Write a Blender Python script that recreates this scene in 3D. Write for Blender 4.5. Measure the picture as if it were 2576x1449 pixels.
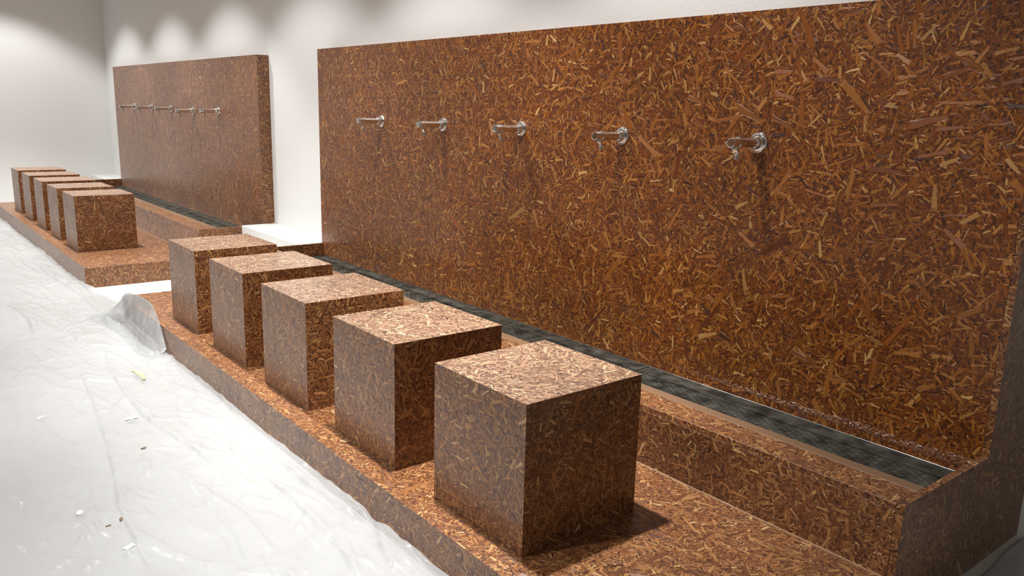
import bpy, bmesh, math, random
import numpy as np
from mathutils import Vector, Matrix
from mathutils import noise as mn

random.seed(7)
for o_ in list(bpy.data.objects): bpy.data.objects.remove(o_)
SC = bpy.context.scene
C = SC.collection

# ------------------------------------------------------------------ camera
# world: x = 0 is the face of the splash panels (wall on +x side), y runs along the wall,
# z = 0 is the top of the low platforms, the floor lies at z = FL
cam_d = bpy.data.cameras.new('camera'); cam = bpy.data.objects.new('camera', cam_d); C.objects.link(cam)
cam_d.sensor_width = 36.0; cam_d.sensor_fit = 'HORIZONTAL'; cam_d.lens = 36.0 * 2045.01 / 2576.0
cam_d.clip_start = 0.05; cam_d.clip_end = 100
_r = Vector((0.78072289, -0.62433537, 0.0260214)); _u = Vector((0.11495486, 0.18443191, 0.97609951)); _f = Vector((0.61421262, 0.75907194, -0.2157606))
m = Matrix.Identity(4)
for i in range(3):
    m[i][0] = _r[i]; m[i][1] = _u[i]; m[i][2] = -_f[i]
m[0][3], m[1][3], m[2][3] = -2.2998, -1.7883, 1.0842
cam.matrix_world = m
SC.camera = cam
SC.cycles.max_bounces = 7; SC.cycles.diffuse_bounces = 4; SC.cycles.glossy_bounces = 3; SC.cycles.transparent_max_bounces = 8

# ------------------------------------------------------------------ world, lights, exposure
w = bpy.data.worlds.new('world'); SC.world = w; w.use_nodes = True
w.node_tree.nodes['Background'].inputs[0].default_value = (1.0, 0.93, 0.85, 1)
w.node_tree.nodes['Background'].inputs[1].default_value = 0.15
SC.view_settings.view_transform = 'Standard'
SC.view_settings.look = 'None'
SC.view_settings.gamma = 1.0
SC.view_settings.exposure = 0.08
SC.view_settings.use_curve_mapping = False
CEIL = 2.85
def spot(x, y, energy, size=98, blend=0.35, col=(1.0, 0.985, 0.965)):
    l = bpy.data.lights.new('downlight_or_fill', 'SPOT'); l.energy = energy; l.color = col
    l.spot_size = math.radians(size); l.spot_blend = blend; l.shadow_soft_size = 0.045
    o = bpy.data.objects.new('downlight_or_fill', l); C.objects.link(o); o.location = (x, y, CEIL - 0.01)
    return o
for k in range(6):                                            # the row of ceiling downlights above the stools
    y_ = 0.22 + 1.50 * k
    spot(-1.0, y_, 152 if k != 2 else 128)                                        # wide field of the lamp
    spot(-1.0, y_, 500 * (1.0, 0.9, 0.7, 0.68, 0.7, 0.7)[k], size=50, blend=1.0)                   # its bright core
for k in range(4): spot(-3.4, 0.3 + 2.3 * k, (250, 160, 95, 100)[k], size=150, blend=0.6)   # wide fill lamps added out of view to brighten stool sides and wall

FL = -0.135
# ------------------------------------------------------------------ materials
MATS = {}
def new_mat(name):
    mt = bpy.data.materials.new(name); mt.use_nodes = True
    nt = mt.node_tree; nt.nodes.clear(); MATS[name] = mt
    out = nt.nodes.new('ShaderNodeOutputMaterial'); b = nt.nodes.new('ShaderNodeBsdfPrincipled')
    nt.links.new(b.outputs[0], out.inputs[0])
    return mt, nt, b, out
def srgb(r, g, b):
    f = lambda c: (c / 255 / 12.92) if c / 255 <= 0.04045 else ((c / 255 + 0.055) / 1.055) ** 2.4
    return (f(r), f(g), f(b), 1)
def N(nt, t, **kw):
    n = nt.nodes.new(t)
    for k, v in kw.items():
        if k.startswith('i_'): n.inputs[int(k[2:])].default_value = v
        else: setattr(n, k, v)
    return n
def mth(nt, op, a, b=None, c=None, clamp=False):
    n = nt.nodes.new('ShaderNodeMath'); n.operation = op; n.use_clamp = clamp
    for i, x in enumerate((a, b, c)):
        if x is None: continue
        if isinstance(x, (int, float)): n.inputs[i].default_value = x
        else: nt.links.new(x, n.inputs[i])
    return n.outputs[0]
def ramp(nt, fac, stops, interp='LINEAR'):
    n = nt.nodes.new('ShaderNodeValToRGB'); cr = n.color_ramp; cr.interpolation = interp
    while len(cr.elements) < len(stops): cr.elements.new(0.5)
    for e, (p, c) in zip(cr.elements, stops): e.position = p; e.color = c
    nt.links.new(fac, n.inputs[0]); return n.outputs[0]

def strand_group():
    """one layer of wood strands: every Voronoi cell holds one turned, tapered sliver"""
    g = bpy.data.node_groups.new('strand_layer', 'ShaderNodeTree')
    I = g.interface
    I.new_socket('Vector', in_out='INPUT', socket_type='NodeSocketVector')
    for nme in ('Scale', 'Seed', 'Length', 'Width', 'Presence'): I.new_socket(nme, in_out='INPUT', socket_type='NodeSocketFloat')
    for nme in ('Mask', 'Tone', 'Edge', 'Height'): I.new_socket(nme, in_out='OUTPUT', socket_type='NodeSocketFloat')
    gi = g.nodes.new('NodeGroupInput'); go = g.nodes.new('NodeGroupOutput')
    L = g.links
    sc = N(g, 'ShaderNodeVectorMath', operation='SCALE'); L.new(gi.outputs['Vector'], sc.inputs[0]); L.new(gi.outputs['Scale'], sc.inputs['Scale'])
    cb = N(g, 'ShaderNodeCombineXYZ'); L.new(gi.outputs['Seed'], cb.inputs[0]); L.new(mth(g, 'MULTIPLY', gi.outputs['Seed'], 1.7), cb.inputs[1])
    ad = N(g, 'ShaderNodeVectorMath', operation='ADD'); L.new(sc.outputs[0], ad.inputs[0]); L.new(cb.outputs[0], ad.inputs[1])
    vo = N(g, 'ShaderNodeTexVoronoi', voronoi_dimensions='2D', feature='F1'); vo.inputs['Scale'].default_value = 1.0; vo.inputs['Randomness'].default_value = 1.0
    L.new(ad.outputs[0], vo.inputs['Vector'])
    sub = N(g, 'ShaderNodeVectorMath', operation='SUBTRACT'); L.new(ad.outputs[0], sub.inputs[0]); L.new(vo.outputs['Position'], sub.inputs[1])
    sep = N(g, 'ShaderNodeSeparateColor'); L.new(vo.outputs['Color'], sep.inputs[0])
    rot = N(g, 'ShaderNodeVectorRotate', rotation_type='Z_AXIS'); L.new(sub.outputs[0], rot.inputs['Vector']); L.new(mth(g, 'MULTIPLY', sep.outputs[0], 6.2832), rot.inputs['Angle'])
    sx = N(g, 'ShaderNodeSeparateXYZ'); L.new(rot.outputs[0], sx.inputs[0])
    ax = mth(g, 'ABSOLUTE', sx.outputs[0]); ay = mth(g, 'ABSOLUTE', sx.outputs[1])
    # width varies from sliver to sliver and narrows a little to one end
    wv = mth(g, 'MULTIPLY', gi.outputs['Width'], mth(g, 'MULTIPLY_ADD', sep.outputs[2], 1.2, 0.4))
    wv = mth(g, 'MULTIPLY', wv, mth(g, 'MULTIPLY_ADD', sx.outputs[0], 0.6, 1.0))
    lx = mth(g, 'DIVIDE', ax, gi.outputs['Length']); ly = mth(g, 'DIVIDE', ay, wv)
    d = mth(g, 'SUBTRACT', 1.0, mth(g, 'MAXIMUM', lx, ly))
    mask = mth(g, 'MULTIPLY', d, 4.0, clamp=True)
    pres = mth(g, 'LESS_THAN', mth(g, 'FRACT', mth(g, 'MULTIPLY', sep.outputs[2], 13.7)), gi.outputs['Presence'])
    L.new(mth(g, 'MULTIPLY', mask, pres), go.inputs['Mask'])
    L.new(sep.outputs[1], go.inputs['Tone'])
    # every sliver lies at its own small tilt
    hx = mth(g, 'MULTIPLY', sx.outputs[0], mth(g, 'SUBTRACT', sep.outputs[2], 0.5)); hy = mth(g, 'MULTIPLY', sx.outputs[1], mth(g, 'SUBTRACT', mth(g, 'FRACT', mth(g, 'MULTIPLY', sep.outputs[0], 7.3)), 0.5))
    hh = mth(g, 'DIVIDE', mth(g, 'ADD', mth(g, 'MULTIPLY', hx, 0.35), hy), gi.outputs['Scale'])
    L.new(hh, go.inputs['Height'])
    L.new(mth(g, 'MULTIPLY', d, 3.0, clamp=True), go.inputs['Edge'])
    return g
SG = strand_group()

def osb_material(name, rough=0.42, tint=1.0, pale=0.0, size=1.0, hue=0.5):
    mt, nt, b, out = new_mat(name); L = nt.links
    uv = N(nt, 'ShaderNodeUVMap'); uv.uv_map = 'UVMap'
    oi = N(nt, 'ShaderNodeObjectInfo')
    cb = N(nt, 'ShaderNodeCombineXYZ'); L.new(mth(nt, 'MULTIPLY', oi.outputs['Random'], 37.0), cb.inputs[0]); L.new(mth(nt, 'MULTIPLY', oi.outputs['Random'], 91.0), cb.inputs[1])
    ad = N(nt, 'ShaderNodeVectorMath', operation='ADD'); L.new(uv.outputs[0], ad.inputs[0]); L.new(cb.outputs[0], ad.inputs[1])
    # a small warp keeps the slivers from being ruler straight
    wn = N(nt, 'ShaderNodeTexNoise', noise_dimensions='2D'); wn.inputs['Scale'].default_value = 26.0; wn.inputs['Detail'].default_value = 2.0
    L.new(ad.outputs[0], wn.inputs['Vector'])
    ws = N(nt, 'ShaderNodeVectorMath', operation='SUBTRACT'); L.new(wn.outputs['Color'], ws.inputs[0]); ws.inputs[1].default_value = (0.5, 0.5, 0.5)
    wm = N(nt, 'ShaderNodeVectorMath', operation='SCALE'); L.new(ws.outputs[0], wm.inputs[0]); wm.inputs['Scale'].default_value = 0.0065
    vec = N(nt, 'ShaderNodeVectorMath', operation='ADD'); L.new(ad.outputs[0], vec.inputs[0]); L.new(wm.outputs[0], vec.inputs[1])
    w2 = N(nt, 'ShaderNodeTexNoise', noise_dimensions='2D'); w2.inputs['Scale'].default_value = 170.0; w2.inputs['Detail'].default_value = 2.0
    L.new(ad.outputs[0], w2.inputs['Vector'])
    w3 = N(nt, 'ShaderNodeVectorMath', operation='MULTIPLY_ADD'); L.new(w2.outputs['Color'], w3.inputs[0]); w3.inputs[1].default_value = (0.0018, 0.0018, 0.0); L.new(vec.outputs[0], w3.inputs[2])
    vec = w3
    base = N(nt, 'ShaderNodeTexNoise', noise_dimensions='2D'); base.inputs['Scale'].default_value = 90.0; base.inputs['Detail'].default_value = 4.0
    L.new(vec.outputs[0], base.inputs['Vector'])
    col = ramp(nt, base.outputs['Fac'], [(0.32, srgb(66, 33, 14)), (0.52, srgb(124, 73, 36)), (0.72, srgb(168, 110, 60))])
    hgt = None
    stops = [(0.0, srgb(70, 35, 16)), (0.15, srgb(120, 68, 34)), (0.45, srgb(158, 100, 53)), (0.75, srgb(188, 132, 76)), (0.92, srgb(202, 151, 93)), (1.0, srgb(224, 184, 128))]
    stops_big = [(0.0, srgb(100, 54, 28)), (0.3, srgb(140, 84, 46)), (0.7, srgb(168, 110, 62)), (0.95, srgb(188, 134, 82)), (1.0, srgb(206, 162, 108))]
    layers = [  # scale, seed, length, width, presence
        (84, 5.1, 0.66, 0.12, 1.0), (58, 9.7, 0.68, 0.105, 1.0), (40, 14.2, 0.66, 0.09, 0.95),
        (28, 21.9, 0.64, 0.085, 0.9), (18, 33.3, 0.62, 0.07, 0.62), (11, 47.7, 0.58, 0.06, 0.32)]
    for k, (s, sd, ln, wd, pr) in enumerate(layers):
        gn = nt.nodes.new('ShaderNodeGroup'); gn.node_tree = SG
        L.new(vec.outputs[0], gn.inputs['Vector'])
        for nme, vv in (('Scale', s * size), ('Seed', sd), ('Length', ln), ('Width', wd), ('Presence', pr)): gn.inputs[nme].default_value = vv
        c = ramp(nt, gn.outputs['Tone'], stops if k < 4 else stops_big)
        # dark resin line round each sliver
        e = N(nt, 'ShaderNodeMix', data_type='RGBA', blend_type='MULTIPLY'); e.inputs[0].default_value = 1.0
        L.new(c, e.inputs[6]); L.new(ramp(nt, gn.outputs['Edge'], [(0.0, (0.5, 0.42, 0.36, 1)), (0.55, (1, 1, 1, 1))]), e.inputs[7])
        mx = N(nt, 'ShaderNodeMix', data_type='RGBA'); L.new(gn.outputs['Mask'], mx.inputs[0]); L.new(col, mx.inputs[6]); L.new(e.outputs[2], mx.inputs[7])
        col = mx.outputs[2]
        if True:
            hh = mth(nt, 'ADD', gn.outputs['Height'], mth(nt, 'MULTIPLY', gn.outputs['Edge'], 0.0004))
            if hgt is None: hgt = mth(nt, 'MULTIPLY', hh, gn.outputs['Mask'])
            else:
                mxh = N(nt, 'ShaderNodeMix', data_type='FLOAT'); L.new(gn.outputs['Mask'], mxh.inputs[0]); L.new(hgt, mxh.inputs[2]); L.new(hh, mxh.inputs[3]); hgt = mxh.outputs[0]
    # fine wood fibre and slow changes of stain across a board
    fn = N(nt, 'ShaderNodeTexNoise', noise_dimensions='2D'); fn.inputs['Scale'].default_value = 260.0; fn.inputs['Detail'].default_value = 3.0; L.new(vec.outputs[0], fn.inputs['Vector'])
    sn = N(nt, 'ShaderNodeTexNoise', noise_dimensions='2D'); sn.inputs['Scale'].default_value = 2.2; sn.inputs['Detail'].default_value = 3.0; L.new(ad.outputs[0], sn.inputs['Vector'])
    f1 = mth(nt, 'MULTIPLY_ADD', fn.outputs['Fac'], 1.1, 0.45); f2 = mth(nt, 'MULTIPLY_ADD', sn.outputs['Fac'], 0.5, 0.75)
    ff = mth(nt, 'MULTIPLY', mth(nt, 'MULTIPLY', f1, f2), tint)
    cm = N(nt, 'ShaderNodeCombineXYZ')
    for i in range(3): L.new(ff, cm.inputs[i])
    fin = N(nt, 'ShaderNodeMix', data_type='RGBA', blend_type='MULTIPLY'); fin.inputs[0].default_value = 1.0
    L.new(col, fin.inputs[6]); L.new(cm.outputs[0], fin.inputs[7])
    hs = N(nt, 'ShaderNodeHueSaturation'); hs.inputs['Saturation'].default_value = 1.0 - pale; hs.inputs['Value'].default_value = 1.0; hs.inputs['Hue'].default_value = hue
    L.new(fin.outputs[2], hs.inputs['Color']); L.new(hs.outputs[0], b.inputs['Base Color'])
    b.inputs['Roughness'].default_value = rough
    b.inputs['IOR'].default_value = 1.5
    b.inputs['Coat Weight'].default_value = 0.35; b.inputs['Coat Roughness'].default_value = 0.22
    b.inputs['Sheen Weight'].default_value = 0.22; b.inputs['Sheen Roughness'].default_value = 0.35; b.inputs['Sheen Tint'].default_value = (1.0, 0.93, 0.88, 1)
    bp = N(nt, 'ShaderNodeBump'); bp.inputs['Strength'].default_value = 0.6; bp.inputs['Distance'].default_value = 1.0
    L.new(hgt, bp.inputs['Height']); L.new(bp.outputs[0], b.inputs['Normal'])
    return mt
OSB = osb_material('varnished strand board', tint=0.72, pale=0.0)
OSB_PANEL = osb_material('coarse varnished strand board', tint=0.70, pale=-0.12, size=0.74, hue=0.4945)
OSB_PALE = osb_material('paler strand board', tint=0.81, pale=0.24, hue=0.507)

def plain(name, col, rough=0.5, metal=0.0, bump=None, spec=0.5, var=None):
    mt, nt, b, out = new_mat(name)
    b.inputs['Base Color'].default_value = col; b.inputs['Roughness'].default_value = rough; b.inputs['Metallic'].default_value = metal
    b.inputs['Specular IOR Level'].default_value = spec
    tc = N(nt, 'ShaderNodeTexCoord')
    if bump:
        n = N(nt, 'ShaderNodeTexNoise'); n.inputs['Scale'].default_value = bump[0]; n.inputs['Detail'].default_value = 3.0
        nt.links.new(tc.outputs['Object'], n.inputs['Vector'])
        bp = N(nt, 'ShaderNodeBump'); bp.inputs['Strength'].default_value = bump[1]; bp.inputs['Distance'].default_value = bump[2]
        nt.links.new(n.outputs['Fac'], bp.inputs['Height']); nt.links.new(bp.outputs[0], b.inputs['Normal'])
    if var:
        n = N(nt, 'ShaderNodeTexNoise'); n.inputs['Scale'].default_value = var[0]; n.inputs['Detail'].default_value = 4.0
        nt.links.new(tc.outputs['Object'], n.inputs['Vector'])
        c = ramp(nt, n.outputs['Fac'], [(0.35, col), (0.7, var[1])]); nt.links.new(c, b.inputs['Base Color'])
    return mt
WALL = plain('white plaster', srgb(238, 239, 238), 0.65, bump=(70, 0.35, 0.004), spec=0.3)
LEDGE = plain('white painted ledge', srgb(226, 228, 226), 0.5, bump=(40, 0.15, 0.003))
FLOORM = plain('pale floor', srgb(214, 213, 209), 0.5, bump=(30, 0.1, 0.002), var=(6, srgb(205, 203, 198)))
CEILM = plain('white ceiling', srgb(225, 222, 216), 0.8)
BROWNW = plain('brown boarded wall', srgb(108, 76, 52), 0.5, var=(30, srgb(140, 100, 68)))
CHROME = plain('chrome', (0.82, 0.82, 0.82, 1), 0.06, 1.0)
NOZZLE = plain('chrome nozzle', (0.62, 0.62, 0.6, 1), 0.25, 1.0)
TRIMM = plain('dull steel trim', (0.30, 0.30, 0.28, 1), 0.3, 1.0)
BLACK = plain('dark rubber', (0.012, 0.011, 0.01, 1), 0.4)
GRATE = plain('dark grate metal', srgb(52, 52, 48), 0.42, 0.5, bump=(160, 0.4, 0.002), var=(16, srgb(118, 119, 110)))
CHANNEL = plain('black drain channel', srgb(20, 20, 18), 0.35)
STRIP = plain('smooth edge strip', srgb(128, 100, 76), 0.35)
CAULK = plain('pale sealant', srgb(158, 126, 96), 0.35, bump=(60, 0.4, 0.004))
VARN = plain('thick varnish run', srgb(116, 66, 36), 0.3, bump=(330, 0.9, 0.003), var=(55, srgb(160, 100, 58)), spec=1.0)
_b = [n for n in VARN.node_tree.nodes if n.type == 'BSDF_PRINCIPLED'][0]; _b.inputs['Coat Weight'].default_value = 1.0; _b.inputs['Coat Roughness'].default_value = 0.12; _b.inputs['Coat IOR'].default_value = 1.7

def plastic_material():
    mt, nt, b, out = new_mat('milky plastic film'); L = nt.links
    b.inputs['Base Color'].default_value = (0.485, 0.495, 0.502, 1); b.inputs['Roughness'].default_value = 0.2
    tc = N(nt, 'ShaderNodeTexCoord')
    def nz(scale, det, dist, stretch=(1, 1, 1)):
        mp = N(nt, 'ShaderNodeMapping'); mp.inputs['Scale'].default_value = stretch; L.new(tc.outputs['Object'], mp.inputs['Vector'])
        n = N(nt, 'ShaderNodeTexNoise'); n.inputs['Scale'].default_value = scale; n.inputs['Detail'].default_value = det; n.inputs['Distortion'].default_value = dist
        L.new(mp.outputs[0], n.inputs['Vector']); return n.outputs['Fac']
    def crease(f, width):       # thin sharp crease where the noise crosses its middle value
        return mth(nt, 'SUBTRACT', 1.0, mth(nt, 'DIVIDE', mth(nt, 'ABSOLUTE', mth(nt, 'SUBTRACT', f, 0.5)), width), clamp=True)
    h = mth(nt, 'ADD', nz(5.0, 2.0, 0.6), mth(nt, 'MULTIPLY', nz(22.0, 2.0, 0.8, (1.8, 0.6, 1)), 0.05))
    h = mth(nt, 'ADD', h, mth(nt, 'MULTIPLY', crease(nz(3.6, 1.2, 0.9, (2.0, 0.5, 1)), 0.03), 0.10))
    h = mth(nt, 'ADD', h, mth(nt, 'MULTIPLY', crease(nz(8.0, 1.0, 0.7, (1.8, 0.6, 1)), 0.035), 0.05))
    bp = N(nt, 'ShaderNodeBump'); bp.inputs['Strength'].default_value = 0.55; bp.inputs['Distance'].default_value = 0.012
    L.new(h, bp.inputs['Height']); L.new(bp.outputs[0], b.inputs['Normal'])
    tr = N(nt, 'ShaderNodeBsdfTransparent'); tl = N(nt, 'ShaderNodeBsdfTranslucent'); tl.inputs[0].default_value = (0.56, 0.57, 0.575, 1); L.new(bp.outputs[0], tl.inputs['Normal'])
    m1 = N(nt, 'ShaderNodeMixShader'); m1.inputs[0].default_value = 0.35; L.new(b.outputs[0], m1.inputs[1]); L.new(tl.outputs[0], m1.inputs[2])
    m2 = N(nt, 'ShaderNodeMixShader'); m2.inputs[0].default_value = 0.30; L.new(m1.outputs[0], m2.inputs[1]); L.new(tr.outputs[0], m2.inputs[2])
    L.new(m2.outputs[0], out.inputs[0])
    return mt
PLASTIC = plastic_material()

# ------------------------------------------------------------------ helpers
def link(name, me, mat, parent=None):
    o = bpy.data.objects.new(name, me); C.objects.link(o)
    if mat and not me.materials: me.materials.append(mat)
    if parent: o.parent = parent
    return o
def tag(o, label, cat, group=None):
    o['label'] = label; o['category'] = cat
    if group: o['group'] = group
    return o
def empty(name, loc=(0, 0, 0)):
    o = bpy.data.objects.new(name, None); C.objects.link(o); o.location = loc; o.empty_display_size = 0.1
    return o
def struct(o): o['kind'] = 'structure'; return o
def uv_box(me, off=None):
    """planar uv in metres by the facing of each polygon"""
    if off is None: off = (random.uniform(0, 40), random.uniform(0, 40))
    uvl = me.uv_layers.new(name='UVMap') if not me.uv_layers else me.uv_layers[0]
    for p in me.polygons:
        n = p.normal; a = [abs(c) for c in n]; k = a.index(max(a))
        so = (k * 3.17 + (1.9 if n[k] > 0 else 0))
        for li in p.loop_indices:
            v = me.vertices[me.loops[li].vertex_index].co
            u, t = ((v.y, v.z), (v.x, v.z), (v.x, v.y))[k]
            uvl.data[li].uv = (u + off[0] + so, t + off[1] + so)
def mesh_from(name, verts, faces, uv=True):
    me = bpy.data.meshes.new(name); me.from_pydata([tuple(v) for v in verts], [], faces); me.update()
    bm = bmesh.new(); bm.from_mesh(me); bmesh.ops.recalc_face_normals(bm, faces=bm.faces); bm.to_mesh(me); bm.free()
    if uv: uv_box(me)
    return me
def box_vf(x0, x1, y0, y1, z0, z1, base=0):
    v = [(x, y, z) for z in (z0, z1) for y in (y0, y1) for x in (x0, x1)]
    f = [(0, 2, 3, 1), (4, 5, 7, 6), (0, 1, 5, 4), (2, 6, 7, 3), (0, 4, 6, 2), (1, 3, 7, 5)]
    return v, [tuple(i + base for i in q) for q in f]
def board(name, x0, x1, y0, y1, z0, z1, mat, parent=None, bevel=0.0007):
    v, f = box_vf(x0, x1, y0, y1, z0, z1)
    me = bpy.data.meshes.new(name); me.from_pydata(v, [], f); me.update()
    if bevel:
        bm = bmesh.new(); bm.from_mesh(me); bmesh.ops.bevel(bm, geom=bm.edges[:], offset=bevel, segments=1, affect='EDGES'); bm.to_mesh(me); bm.free()
    uv_box(me)
    return link(name, me, mat, parent)
def prism_xz(name, poly, y0, y1, mat, parent):
    """polygon given in x,z, extruded along y"""
    n = len(poly)
    v = [(x, y0, z) for x, z in poly] + [(x, y1, z) for x, z in poly]
    f = [tuple(range(n)), tuple(range(2 * n - 1, n - 1, -1))] + [(i, (i + 1) % n, (i + 1) % n + n, i + n) for i in range(n)]
    return link(name, mesh_from(name, v, f), mat, parent)
def lathe(name, prof, mat, parent, axis='x', seg=28, smooth=True):
    """profile (t, r) revolved about the x axis (t along -x) or the z axis (t along -z)"""
    v, f = [], []
    for t, r in prof:
        for k in range(seg):
            a = 2 * math.pi * k / seg; c, s = math.cos(a) * r, math.sin(a) * r
            v.append((-t, c, s) if axis == 'x' else (c, s, -t))
    for i in range(len(prof) - 1):
        for k in range(seg):
            a, b = i * seg + k, i * seg + (k + 1) % seg
            f.append((a, b, b + seg, a + seg))
    f.append(tuple(range(seg))); f.append(tuple(range((len(prof) - 1) * seg, len(prof) * seg)))
    me = mesh_from(name, v, f, uv=False)
    if smooth:
        for p in me.polygons: p.use_smooth = len(p.vertices) == 4
        me.set_sharp_from_angle(angle=math.radians(38))
    return link(name, me, mat, parent)

# ------------------------------------------------------------------ the room
T, GI, HT, HG, PW, PZ, TH, HB = 0.4714, 0.327, 0.197, 0.127, 1.2127, 1.4077, 0.089, 0.206
YE, YF, DD = -1.0112, 3.0167, 4.997
YW = 8.70
def sbox(name, *a, mat=None): return struct(board(name, *a, mat, None, bevel=0))
sbox('floor', -6.2, 2.2, -3.2, YW, FL - 0.1, FL, mat=FLOORM)
sbox('wall_right', TH, 0.322, YE + 0.02, YW, FL, CEIL, mat=WALL)
sbox('wall_back', -6.2, TH, YW, YW + 0.2, FL, CEIL, mat=WALL)
sbox('wall_left', -6.4, -6.2, -3.2, YW, FL, CEIL, mat=BROWNW)
sbox('ceiling', -6.2, 2.2, -3.2, YW, CEIL, CEIL + 0.1, mat=CEILM)
t1 = board('trim_1', -0.1613, TH, YF + 0.001, YE + DD - 0.001, FL, HB, LEDGE, None, 0.003); struct(t1)
t2 = board('trim_2', -0.1613, TH, YF + DD + 0.001, YW, FL, HB, LEDGE, None, 0.003); struct(t2)

# ------------------------------------------------------------------ the two washing places
def washing_place(dy, near):
    where = 'in front of the camera' if near else 'at the back of the room'
    y0, y1 = YE + dy, YF + dy
    # --- platform
    pf = empty('platform', (-(PW + T) / 2, (y0 + y1) / 2, FL))
    tag(pf, 'low strand board platform under the ' + ('near row of five stools' if near else 'far row of five stools'), 'platform', 'platforms')
    def pb(name, *a):
        o = board(name, *a, OSB, pf); o.matrix_parent_inverse = Matrix.Translation(pf.location).inverted(); return o
    a, b = y0 - 0.020, y1 + 0.008
    seam = 1.004 + dy
    th = 0.018
    pb('top_board', -PW + th + 0.0002, -T, a, seam - 0.0002, -th, 0)
    pb('top_board', -PW + th + 0.0002, -T, seam + 0.0002, b, -th, 0)
    pb('front_board', -PW, -PW + th, a, seam - 0.0008, FL, 0)
    pb('front_board', -PW, -PW + th, seam + 0.0008, b, FL, 0)
    pb('end_board', -PW + th, -T, a, a + th, FL, -th - 0.0005)
    pb('end_board', -PW + th, -T, b - th, b, FL, -th - 0.0005)
    # --- trough
    tr = empty('drain_trough', (-T / 2, (y0 + y1) / 2, 0))
    tag(tr, 'long strand board drain trough at the foot of the ' + ('near large splash panel' if near else 'far smaller looking splash panel'), 'trough', 'drain troughs')
    inv = Matrix.Translation(tr.location).inverted()
    def tb(name, *a, mat=OSB, bevel=0.0012):
        o = board(name, *a, mat, tr, bevel); o.matrix_parent_inverse = inv; return o
    ya, yb = y0 + 0.019, y1 - 0.019
    tb('front_board', -T, -T + th, ya, yb, FL, HT - th - 0.0005)
    tb('ledge_board', -T, GI * -1 - 0.040, ya, yb, HT - th, HT)
    s = tb('edge_strip', -GI - 0.0398, -GI, ya, yb, HT - th, HT, mat=STRIP); s['label'] = 'smooth tan strip along the inner edge'
    tb('inner_board', -GI - th, -GI - 0.001, ya, yb, 0.02, HT - th - 0.0005)
    tb('end_board', -T, -0.0005, yb + 0.0005, y1, FL, HB)
    c = tb('channel', -GI, -0.0005, ya, yb, 0.02, 0.04, mat=CHANNEL, bevel=0); c['label'] = 'black channel below the grates'
    e = tb('edge_trim', -0.0032, -0.0004, ya, yb, HG - 0.004, HG + 0.003, mat=TRIMM, bevel=0.0004); e['label'] = 'thin bright metal trim behind the grates'
    # pale sealant line where the front board meets the platform
    v, f = [], []
    n = 120
    for i in range(n + 1):
        y = ya + (yb - ya) * i / n; r = 0.0028 + 0.0015 * mn.noise((0, y * 9, dy))
        v += [(-T, y, r), (-T - r * 0.8, y, r * 0.7), (-T - r, y, 0.0003), (-T, y, 0.0003)]
    for i in range(n):
        for k in range(4): f.append((i * 4 + k, i * 4 + (k + 1) % 4, i * 4 + 4 + (k + 1) % 4, i * 4 + 4 + k))
    o = link('sealant_line', mesh_from('sealant_line', v, f, False), CAULK, tr); o.matrix_parent_inverse = inv
    # --- splash panel
    pn = empty('splash_panel', (TH / 2, (y0 + y1) / 2, FL))
    tag(pn, ('large near' if near else 'far') + ' varnished strand board splash panel with five chrome taps ' + where, 'wall panel', 'splash panels')
    pinv = Matrix.Translation(pn.location).inverted()
    seams = [y0 + 0.019, -0.235 + dy, 1.412 + dy, y1]
    for k in range(3):
        o = board('panel_sheet', 0, th, seams[k] + 0.0002, seams[k + 1] - 0.0002, 0.045, PZ, OSB_PANEL, pn, 0.0003); o.matrix_parent_inverse = pinv
    o = board('top_board', th, TH - 0.0005, y0 + 0.019, y1, PZ - th, PZ, OSB, pn); o.matrix_parent_inverse = pinv
    o = board('end_board', th, TH - 0.0005, y1 - th, y1, HB + 0.001, PZ - th - 0.0005, OSB, pn); o.matrix_parent_inverse = pinv
    back = 0.322 if near else TH - 0.0005
    o = prism_xz('end_panel', [(-T, FL), (back, FL), (back, PZ), (0, PZ), (0, HT), (-T, HT)], y0, y0 + 0.0185, OSB, pn); o.matrix_parent_inverse = pinv
    # run of thick varnish near the foot of the panel
    if near:
        v, f = [], []
        n, q = 620, 17
        for i in range(n + 1):
            y = -0.988 + i / n * 1.24
            fade = 1 - i / n
            zc = 0.163 + 0.006 * mn.noise((y * 7, 1, 2)) + 0.002 * mn.noise((y * 25, 4, 2)); hw = 0.005 + 0.012 * fade * (1 + 0.5 * mn.noise((y * 11, 8, 2)))
            for k in range(q):
                t_ = k / (q - 1) * 2 - 1; z = zc + hw * t_
                b_ = max(0.0, mn.noise((y * 150, z * 190, 7)) + 0.25 + 0.5 * mn.noise((y * 60, z * 90, 3))) * (1 - t_ * t_)
                v.append((0.0004 - 0.0052 * b_ * min(1, fade * 1.6), y, z))
        for i in range(n):
            for k in range(q - 1): f.append((i * q + k, i * q + k + 1, i * q + q + k + 1, i * q + q + k))
        me = mesh_from('varnish_run', v, f, False)
        for p_ in me.polygons: p_.use_smooth = True
        o = link('varnish_run', me, VARN, pn); o.matrix_parent_inverse = pinv; o['label'] = 'glossy wavy run of varnish'
    # --- drain grates
    cuts = [ya + 0.004, 0.2 + dy, 1.36 + dy, 2.50 + dy, yb - 0.004]
    words = ['end closest to the camera', 'second section', 'third section', 'far end section']
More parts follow.
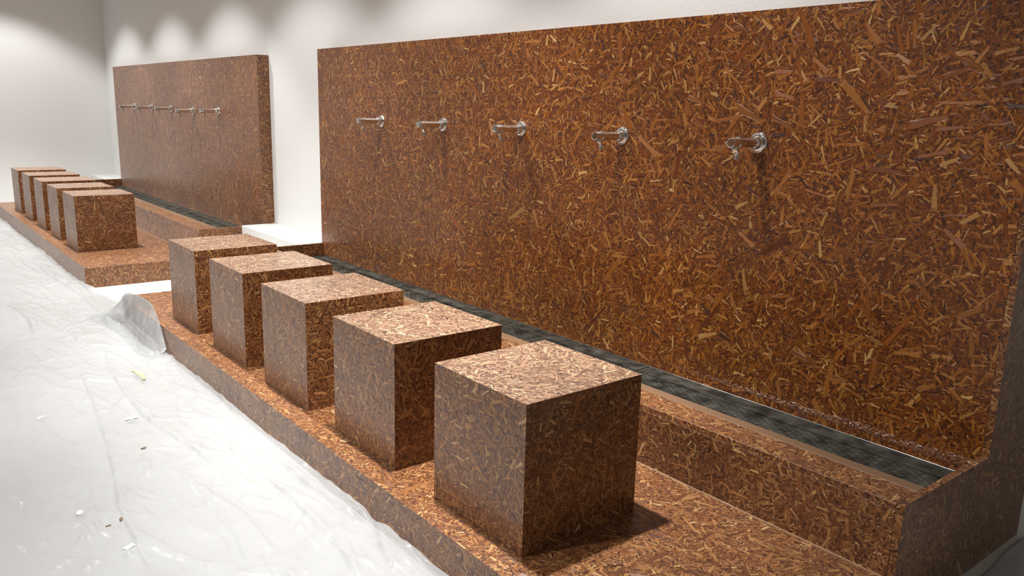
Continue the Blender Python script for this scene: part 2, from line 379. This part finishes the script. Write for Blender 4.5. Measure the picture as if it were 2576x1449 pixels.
    for k in range(4):
        ga, gb = cuts[k] + 0.003, cuts[k + 1] - 0.003
        g = empty('drain_grate', (-GI / 2, (ga + gb) / 2, 0.04))
        tag(g, 'dark slotted metal drain grate, ' + words[k] + ' of the ' + ('near' if near else 'far') + ' trough', 'grate', 'drain grates')
        ginv = Matrix.Translation(g.location).inverted()
        for (sa, sb) in ((-0.072, -0.004), (-0.324, -0.082)):
            V, F = [], []
            def ab(*q_):
                vv, ff = box_vf(*q_, base=len(V)); V.extend(vv); F.extend(ff)
            solid = sa > -0.08; rows = max(2, round((sb - sa) / 0.0125)); pitch = (sb - sa) / rows
            for r_ in range(rows + 1):
                xx = sa + r_ * pitch; hwid = 0.0056 if solid else 0.0034
                x0_, x1_ = max(sa, xx - hwid), min(sb, xx + hwid)
                ab(x0_, x1_, ga, gb, HG - 0.007, HG)
            for r_ in range(rows):
                xx = sa + r_ * pitch; yy = ga + (0.0 if r_ % 2 else 0.021)
                ab(xx + 0.002, xx + pitch - 0.002, ga, ga + 0.012, HG - 0.006, HG - 0.0004)
                ab(xx + 0.002, xx + pitch - 0.002, gb - 0.012, gb, HG - 0.006, HG - 0.0004)
                if xx + pitch < -0.25: continue
                while yy < gb - 0.02:
                    ab(xx + 0.002, xx + pitch - 0.002, yy, yy + 0.013, HG - 0.006, HG - 0.0006); yy += 0.042
            o = link('slotted_strip', mesh_from('slotted_strip', V, F, False), GRATE, g); o.matrix_parent_inverse = ginv
        for yy in (ga + 0.1, gb - 0.1):
            o = board('support_foot', -0.20, -0.12, yy - 0.015, yy + 0.015, 0.0395, HG - 0.0068, GRATE, g); o.matrix_parent_inverse = ginv
washing_place(0.0, True)
washing_place(DD, False)

# ------------------------------------------------------------------ stools
SW, SD, SH, SA = 0.40, 0.3944, 0.3992, 0.7215
def frustum(name, outer, inner, parent, mat=OSB):
    v = outer + inner
    f = [(0, 1, 2, 3), (7, 6, 5, 4)] + [(i, (i + 1) % 4, (i + 1) % 4 + 4, i + 4) for i in range(4)]
    return link(name, mesh_from(name, v, f), mat, parent)
def make_stool():
    r = empty('stool')
    hx, hy, H, t = SW / 2, SD / 2, SH, 0.018
    X = [(-hx, -hy), (hx, -hy), (hx, hy), (-hx, hy)]; Y = [(-hx + t, -hy + t), (hx - t, -hy + t), (hx - t, hy - t), (-hx + t, hy - t)]
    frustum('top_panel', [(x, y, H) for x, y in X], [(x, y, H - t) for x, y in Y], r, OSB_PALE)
    for i in range(4):
        a, b, c, d = X[i], X[(i + 1) % 4], Y[(i + 1) % 4], Y[i]
        frustum('side_panel', [(a[0], a[1], 0.0005), (b[0], b[1], 0.0005), (b[0], b[1], H), (a[0], a[1], H)],
                [(d[0], d[1], 0.0005), (c[0], c[1], 0.0005), (c[0], c[1], H - t), (d[0], d[1], H - t)], r)
    return r
def copy_tree(o, parent=None):
    c = o.copy(); C.objects.link(c); c.parent = parent
    for ch in list(o.children): copy_tree(ch, c)
    return c
proto = make_stool()
nth = ['nearest', 'second nearest', 'third', 'fourth', 'farthest']
k_ = 0
for far in (0, 1):
    for i in range(5):
        o = proto if k_ == 0 else copy_tree(proto); k_ += 1
        jx = [0.0, -0.003, -0.004, 0.001, 0.003][i] if not far else 0
        o.location = (-SA - SW / 2 + jx, -0.399 + 0.6047 * i + SD / 2 + (DD if far else 0), 0.0)
        tag(o, '%s cube stool of strand board in the %s row' % (nth[i], 'far left' if far else 'near'), 'stool', 'cube stools in the far row' if far else 'cube stools in the near row')

# ------------------------------------------------------------------ taps
def make_tap():
    r = empty('tap')
    lathe('rosette', [(0.0, 0.034), (0.004, 0.034), (0.007, 0.0325), (0.0095, 0.029), (0.0105, 0.024), (0.011, 0.020)], CHROME, r)
    lathe('collar', [(0.009, 0.021), (0.014, 0.0225), (0.021, 0.0228), (0.027, 0.021), (0.031, 0.0185), (0.033, 0.0165)], CHROME, r)
    lathe('tube', [(0.030, 0.0158), (0.110, 0.0158)], CHROME, r)
    lathe('ring', [(0.109, 0.0158), (0.110, 0.0185), (0.117, 0.0185), (0.118, 0.0158)], CHROME, r)
    lathe('push_button', [(0.1175, 0.0155), (0.1185, 0.0165), (0.146, 0.0165), (0.1482, 0.0155), (0.1485, 0.0140), (0.1470, 0.0125), (0.1470, 0.002)], CHROME, r)
    # spout below the tube, cut off at a slant towards the front
    seg = 24; v, f = [], []
    for (rad, dz) in ((0.0125, None), (0.0125, 0.0), (0.0108, 0.0), (0.0095, 0.0035)):
        for k in range(seg):
            a = 2 * math.pi * k / seg; x, y = math.cos(a) * rad, math.sin(a) * rad
            z = -0.006 if dz is None else -0.029 + dz - x * 1.25
            v.append((x - 0.121, y, z))
    for j in range(3):
        for k in range(seg): f.append((j * seg + k, j * seg + (k + 1) % seg, (j + 1) * seg + (k + 1) % seg, (j + 1) * seg + k))
    f.append(tuple(range(seg))); f.append(tuple(range(3 * seg, 4 * seg)))
    me = mesh_from('spout', v, f, False)
    for p in me.polygons: p.use_smooth = len(p.vertices) == 4
    me.set_sharp_from_angle(angle=math.radians(38))
    sp = link('spout', me, CHROME, r)
    nz = lathe('nozzle', [(0.0, 0.0062), (0.008, 0.0066), (0.011, 0.0082), (0.0135, 0.0082), (0.0138, 0.006), (0.012, 0.0055), (0.012, 0.001)], NOZZLE, sp, axis='z', seg=18)
    nz.location = (-0.1135, 0, -0.037); nz.rotation_euler = (0, math.radians(-14), 0)
    return r
tproto = make_tap(); k_ = 0
fdz = [0.001, -0.009, 0.0, 0.0, 0.0]; ndz = [0.0, -0.004, 0.0015, 0, 0]
for far in (0, 1):
    for i in range(5):
        o = tproto if k_ == 0 else copy_tree(tproto); k_ += 1
        o.location = (-0.0003, -0.199 + 0.6082 * i + (DD if far else 0), 0.9965 + (0.006 + fdz[i] if far else ndz[i]))
        tag(o, '%s chrome push tap on the %s splash panel' % (nth[i], 'far' if far else 'near'), 'tap', 'chrome taps on the far panel' if far else 'chrome taps on the near panel')

# ------------------------------------------------------------------ plastic sheet on the floor
RIDGES = [  # polyline on the floor, height, sharp side width, soft side width
 ([(-1.60, 2.25), (-1.615, 2.098), (-1.652, 1.696), (-1.703, 1.239), (-1.753, 0.917), (-1.796, 0.684), (-1.808, 0.464), (-1.818, 0.254), (-1.84, -0.2)], 0.014, 0.006, 0.05),
 ([(-1.419, 2.531), (-1.502, 2.09), (-1.531, 1.668), (-1.532, 1.401), (-1.511, 1.193), (-1.486, 1.0), (-1.468, 0.807), (-1.47, 0.4)], 0.018, 0.008, 0.06),
 ([(-1.38, 1.148), (-1.375, 0.839), (-1.359, 0.6), (-1.356, 0.366), (-1.363, 0.114), (-1.394, -0.058), (-1.42, -0.4)], 0.016, 0.010, 0.04),
 ([(-1.23, 1.404), (-1.251, 1.011), (-1.262, 0.699)], 0.010, 0.010, 0.03),
 ([(-1.275, 0.768), (-1.275, 0.454), (-1.251, 0.259), (-1.232, 0.171)], 0.026, 0.022, 0.035),
 ([(-1.713, 3.719), (-1.663, 3.571), (-1.643, 3.235), (-1.678, 2.814)], 0.022, 0.012, 0.05),
 ([(-1.523, 3.315), (-1.518, 2.909), (-1.514, 2.553), (-1.464, 2.358)], 0.014, 0.012, 0.05),
 ([(-1.294, 5.815), (-1.34, 4.517), (-1.292, 3.762), (-1.288, 3.163), (-1.353, 2.617)], 0.022, 0.02, 0.06),
 ([(-1.59, 0.875), (-1.57, 0.583), (-1.57, 0.318), (-1.609, 0.1)], 0.010, 0.01, 0.04),
 ([(-1.219, 0.147), (-1.276, 0.024), (-1.31, -0.119)], 0.018, 0.012, 0.03),
]
def seg_dist(X, Y, poly):
    best = np.full(X.shape, 9.0); sg = np.zeros(X.shape); tt = np.zeros(X.shape)
    n = len(poly) - 1
    for i in range(n):
        (ax, ay), (bx, by) = poly[i], poly[i + 1]
        dx, dy = bx - ax, by - ay; l2 = dx * dx + dy * dy
        t = np.clip(((X - ax) * dx + (Y - ay) * dy) / l2, 0, 1)
        d = np.hypot(X - ax - t * dx, Y - ay - t * dy); s = np.sign(dx * (Y - ay) - dy * (X - ax))
        mk = d < best; best = np.where(mk, d, best); sg = np.where(mk, s, sg); tt = np.where(mk, (i + t) / n, tt)
    return best, sg, tt
def edge_x(y):
    """inner edge of the sheet along the platforms"""
    e = -PW - 0.006 - 0.008 * abs(mn.noise((y * 2.3, 4, 1)))
    if 3.04 < y < 3.95:
        s = math.sin((y - 3.04) / 0.91 * math.pi) ** 0.5
        e = -PW - 0.006 + 0.10 * s * (1 - (y - 3.04) / 1.6)
    return e
def build_sheet():
    ys = np.concatenate([np.arange(-2.0, -0.3, 0.03), np.arange(-0.3, 3.3, 0.0085), np.arange(3.3, 5.0, 0.016), np.arange(5.0, 8.66, 0.03)])
    us = np.concatenate([np.arange(0, 0.85, 0.0065), np.arange(0.85, 2.2, 0.03)])
    X = np.zeros((len(ys), len(us))); Y = np.zeros_like(X)
    for i, y in enumerate(ys):
        e = edge_x(float(y)); X[i] = e - us; Y[i] = y
    Z = np.zeros_like(X)
    for poly, h, w1, w2 in RIDGES:
        d, s, t = seg_dist(X, Y, poly)
        env = np.clip(np.minimum(t, 1 - t) * 6, 0, 1)
        Z += 0.8 * h * env * np.where(s > 0, np.exp(-(d / (w2 * 1.8))), np.exp(-(d / (w1 * 0.7)) ** 2))
    rnd = random.Random(11)
    for _ in range(150):                                  # many short creases, most of them along the aisle
        y = rnd.uniform(-0.4, 1) if rnd.random() < 0.3 else rnd.uniform(-0.3, 6.5)
        x = -PW - rnd.uniform(0.02, 0.85) ** 1.2; a = rnd.gauss(math.pi / 2, 0.5); l = rnd.uniform(0.08, 0.4)
        poly = [(x, y)]
        for q in range(3): a += rnd.gauss(0, 0.25); poly.append((poly[-1][0] + math.cos(a) * l / 3, poly[-1][1] + math.sin(a) * l / 3))
        i0, i1 = np.searchsorted(ys, [y - 0.5, y + 0.6])
        d, s, t = seg_dist(X[i0:i1], Y[i0:i1], poly)
        env = np.clip(np.minimum(t, 1 - t) * 4, 0, 1); hh = rnd.uniform(0.002, 0.007)
        Z[i0:i1] += hh * env * np.where(s * rnd.choice((-1, 1)) > 0, np.exp(-d / rnd.uniform(0.012, 0.035)), np.exp(-(d / 0.006) ** 2))
    NZ = np.zeros_like(Z)
    for i in range(X.shape[0]):
        for j in range(X.shape[1]):
            x, y = X[i, j], Y[i, j]
            a = mn.noise((x * 3.1, y * 1.7, 0.3)); b = 1 - abs(mn.noise((x * 11 + a, y * 3.6 - a, 3.1))) * 2
            c = 1 - abs(mn.noise((x * 26 + 2 * a, y * 9, 8.7))) * 2
            near_edge = math.exp(-us[j] / 0.22)
            NZ[i, j] = 0.010 * (a + 0.6) + (0.005 + 0.005 * near_edge) * max(0, b) ** 3 + (0.0016 + 0.003 * near_edge) * max(0, c) ** 3
    Z = FL + 0.004 + np.maximum(Z + NZ, 0)
    # the free edge is rucked up a little against the platform
    lip = np.exp(-us / 0.02)[None, :]
    lipn = np.array([0.006 + 0.016 * max(0, mn.noise((float(y) * 2.1, 9, 2))) for y in ys])[:, None]
    Z += lip * lipn
    Y = Y + 0.0
    V = np.stack([X, Y, Z], -1).reshape(-1, 3); nu = len(us)
    F = [(i * nu + j, i * nu + j + 1, (i + 1) * nu + j + 1, (i + 1) * nu + j) for i in range(len(ys) - 1) for j in range(nu - 1)]
    me = bpy.data.meshes.new('film'); me.from_pydata(V.tolist(), [], F); me.update()
    for p in me.polygons: p.use_smooth = True
    return me
sheet = empty('plastic_sheet', (-1.9, 2.5, FL))
tag(sheet, 'wrinkled milky white plastic sheet covering the aisle floor beside the platforms', 'plastic sheet')
sinv = Matrix.Translation(sheet.location).inverted()
o = link('film', build_sheet(), PLASTIC, sheet); o.matrix_parent_inverse = sinv
def build_flap():
    # the rucked up fold that stands against the corner of the near platform
    base = np.array([(-1.36, 3.16), (-1.30, 2.98), (-1.275, 2.76), (-1.285, 2.50), (-1.295, 2.36), (-1.280, 2.26), (-1.262, 2.185)])
    crest = np.array([(-1.222, 3.06, -0.085), (-1.223, 2.95, 0.030), (-1.224, 2.78, 0.066), (-1.224, 2.58, 0.084), (-1.223, 2.40, 0.088), (-1.222, 2.29, 0.020), (-1.222, 2.19, -0.115)])
    def at(P, s): return np.array([np.interp(s * (len(P) - 1), range(len(P)), P[:, k]) for k in range(P.shape[1])])
    def sm(P, s): return (at(P, max(0, s - 0.05)) + at(P, s) * 2 + at(P, min(1, s + 0.05))) / 4
    n, q = 150, 46; V = []
    for i in range(n + 1):
        s_ = i / n; B = sm(base, s_); K = sm(crest, s_); h = K[2] - FL; bo = min(0.030, h * 0.16)
        for k in range(q + 1):
            t = k / q
            if t < 0.22:                                   # apron running out onto the floor
                r = 1 - t / 0.22; x = B[0] - 0.035 * r; y = B[1] - 0.02 * r; z = FL + 0.008 + (bo - 0.006) * (1 - r) + 0.004 * mn.noise((x * 20, y * 20, 1)) * (1 - r)
            elif t < 0.80:                                 # the standing face with its pleats
                r = (t - 0.22) / 0.58; e = r ** 0.85
                x = B[0] + (K[0] - B[0]) * e; y = B[1] + (K[1] - B[1]) * e; z = FL + 0.002 + bo + (h - bo - 0.002) * e
                pl = 1 - 2 * abs(mn.noise((s_ * 9, r * 0.7, 5))) + 0.5 * mn.noise((s_ * 21, r * 1.1, 2))
                x += (0.016 * pl - 0.008) * math.sin(math.pi * r) * min(1, h / 0.1); y += 0.012 * mn.noise((s_ * 13, r, 8)) * math.sin(math.pi * r)
            else:                                          # turned over at the crest
                r = (t - 0.80) / 0.20; x = K[0] + 0.0045 * math.sin(r * math.pi / 2); y = K[1]; z = K[2] + 0.005 * math.sin(r * math.pi) - 0.05 * r * r * min(1, h / 0.15)
            V.append((x, y, max(z, FL + 0.003)))
    F = [(i * (q + 1) + k, i * (q + 1) + k + 1, (i + 1) * (q + 1) + k + 1, (i + 1) * (q + 1) + k) for i in range(n) for k in range(q)]
    me = bpy.data.meshes.new('raised_fold'); me.from_pydata([tuple(map(float, v)) for v in V], [], F); me.update()
    for p in me.polygons: p.use_smooth = True
    return me
o = link('raised_fold', build_flap(), PLASTIC, sheet); o.matrix_parent_inverse = sinv; o['label'] = 'fold standing up against the platform'

def build_scrap():
    n = 60; V = []; 
    for i in range(n + 1):
        for j in range(n + 1):
            x = -0.35 + 1.6 * i / n; y = -1.05 - 0.55 * j / n
            y -= 0.012 * (1 + mn.noise((x * 6, 3, 3))) if j == 0 else 0
            h = 0.02 + 0.045 * max(0, mn.noise((x * 4.1, y * 4, 6)) + 0.3) + 0.012 * abs(mn.noise((x * 13, y * 13, 1)))
            if j == 0: h *= 0.4
            V.append((x, y, FL + 0.004 + h))
    F = [(i * (n + 1) + j, i * (n + 1) + j + 1, (i + 1) * (n + 1) + j + 1, (i + 1) * (n + 1) + j) for i in range(n) for j in range(n)]
    me = bpy.data.meshes.new('plastic_scrap'); me.from_pydata(V, [], F); me.update()
    for p in me.polygons: p.use_smooth = True
    return me
o = link('plastic_sheet', build_scrap(), PLASTIC); tag(o, 'crumpled end of plastic sheet at the near end of the large splash panel', 'plastic sheet')

# ------------------------------------------------------------------ bits lying on the sheet
YEL = plain('yellow wood', srgb(214, 190, 136), 0.5); BRN = plain('brown chip', srgb(105, 85, 60), 0.6); WHT = plain('white flake', srgb(246, 245, 240), 0.4)
dg = bpy.context.evaluated_depsgraph_get()
film = [c for c in sheet.children if c.name.startswith('film')][0]
def ground(x, y):
    best = FL + 0.01; bd = 9
    for v in FILMV:
        d = abs(v[0] - x) + abs(v[1] - y)
        if d < bd: bd, best = d, v[2]
    return best
FILMV = [tuple(v.co) for v in film.data.vertices if v.co.y < 2.3]
def chip(name, x, y, l, wd, ang, mat, label, cat, bend=0.0):
    z = ground(x, y) + 0.002
    V = []; n = 6
    for i in range(n + 1):
        s = i / n - 0.5; c = bend * (s * s * 4 - 0.5); hw = wd * (0.5 - 0.42 * abs(s) ** 1.5) * (1 + 0.4 * random.uniform(-1, 1))
        for a, h in ((-hw, 0), (hw, 0), (hw * 0.8, 0.002), (-hw * 0.8, 0.002)):
            V.append((s * l, c + a, h))
    F = [(i * 4 + k, i * 4 + (k + 1) % 4, i * 4 + 4 + (k + 1) % 4, i * 4 + 4 + k) for i in range(n) for k in range(4)] + [(0, 1, 2, 3), (n * 4, n * 4 + 1, n * 4 + 2, n * 4 + 3)]
    o = link(name, mesh_from(name, V, F, False), mat); o.location = (x, y, z); o.rotation_euler = (0, 0, ang)
    tag(o, label, cat)
    return o
chip('wood_sliver', -1.418, 1.915, 0.16, 0.024, 1.62, YEL, 'curved yellow wood sliver lying on the white plastic sheet', 'wood sliver', 0.012)
chip('wood_chip', -1.622, 1.083, 0.020, 0.009, 0.4, BRN, 'small brown wood chip beside the middle crease of the plastic', 'wood chip')
chip('wood_chip', -1.811, 0.599, 0.020, 0.010, 1.2, BRN, 'brown wood chip close to the left crease near the bottom edge', 'wood chip')
chip('wood_chip', -1.851, 0.574, 0.014, 0.006, 0.2, BRN, 'tiny brown splinter just left of the lower brown chip', 'wood chip')
chip('paint_flake', -1.834, 0.419, 0.030, 0.018, 0.5, WHT, 'white paint flake on the plastic nearest the bottom edge', 'paint flake')
chip('paint_flake', -1.896, 0.725, 0.026, 0.016, 0.9, WHT, 'white paint flake on the plastic left of the left crease', 'paint flake')
chip('paint_flake', -1.849, 1.621, 0.030, 0.014, 0.2, WHT, 'white paint flake far left on the plastic level with the third stool', 'paint flake')
chip('paint_flake', -1.58, 1.409, 0.045, 0.022, 0.3, WHT, 'broad white paint flake between the two long creases', 'paint flake')
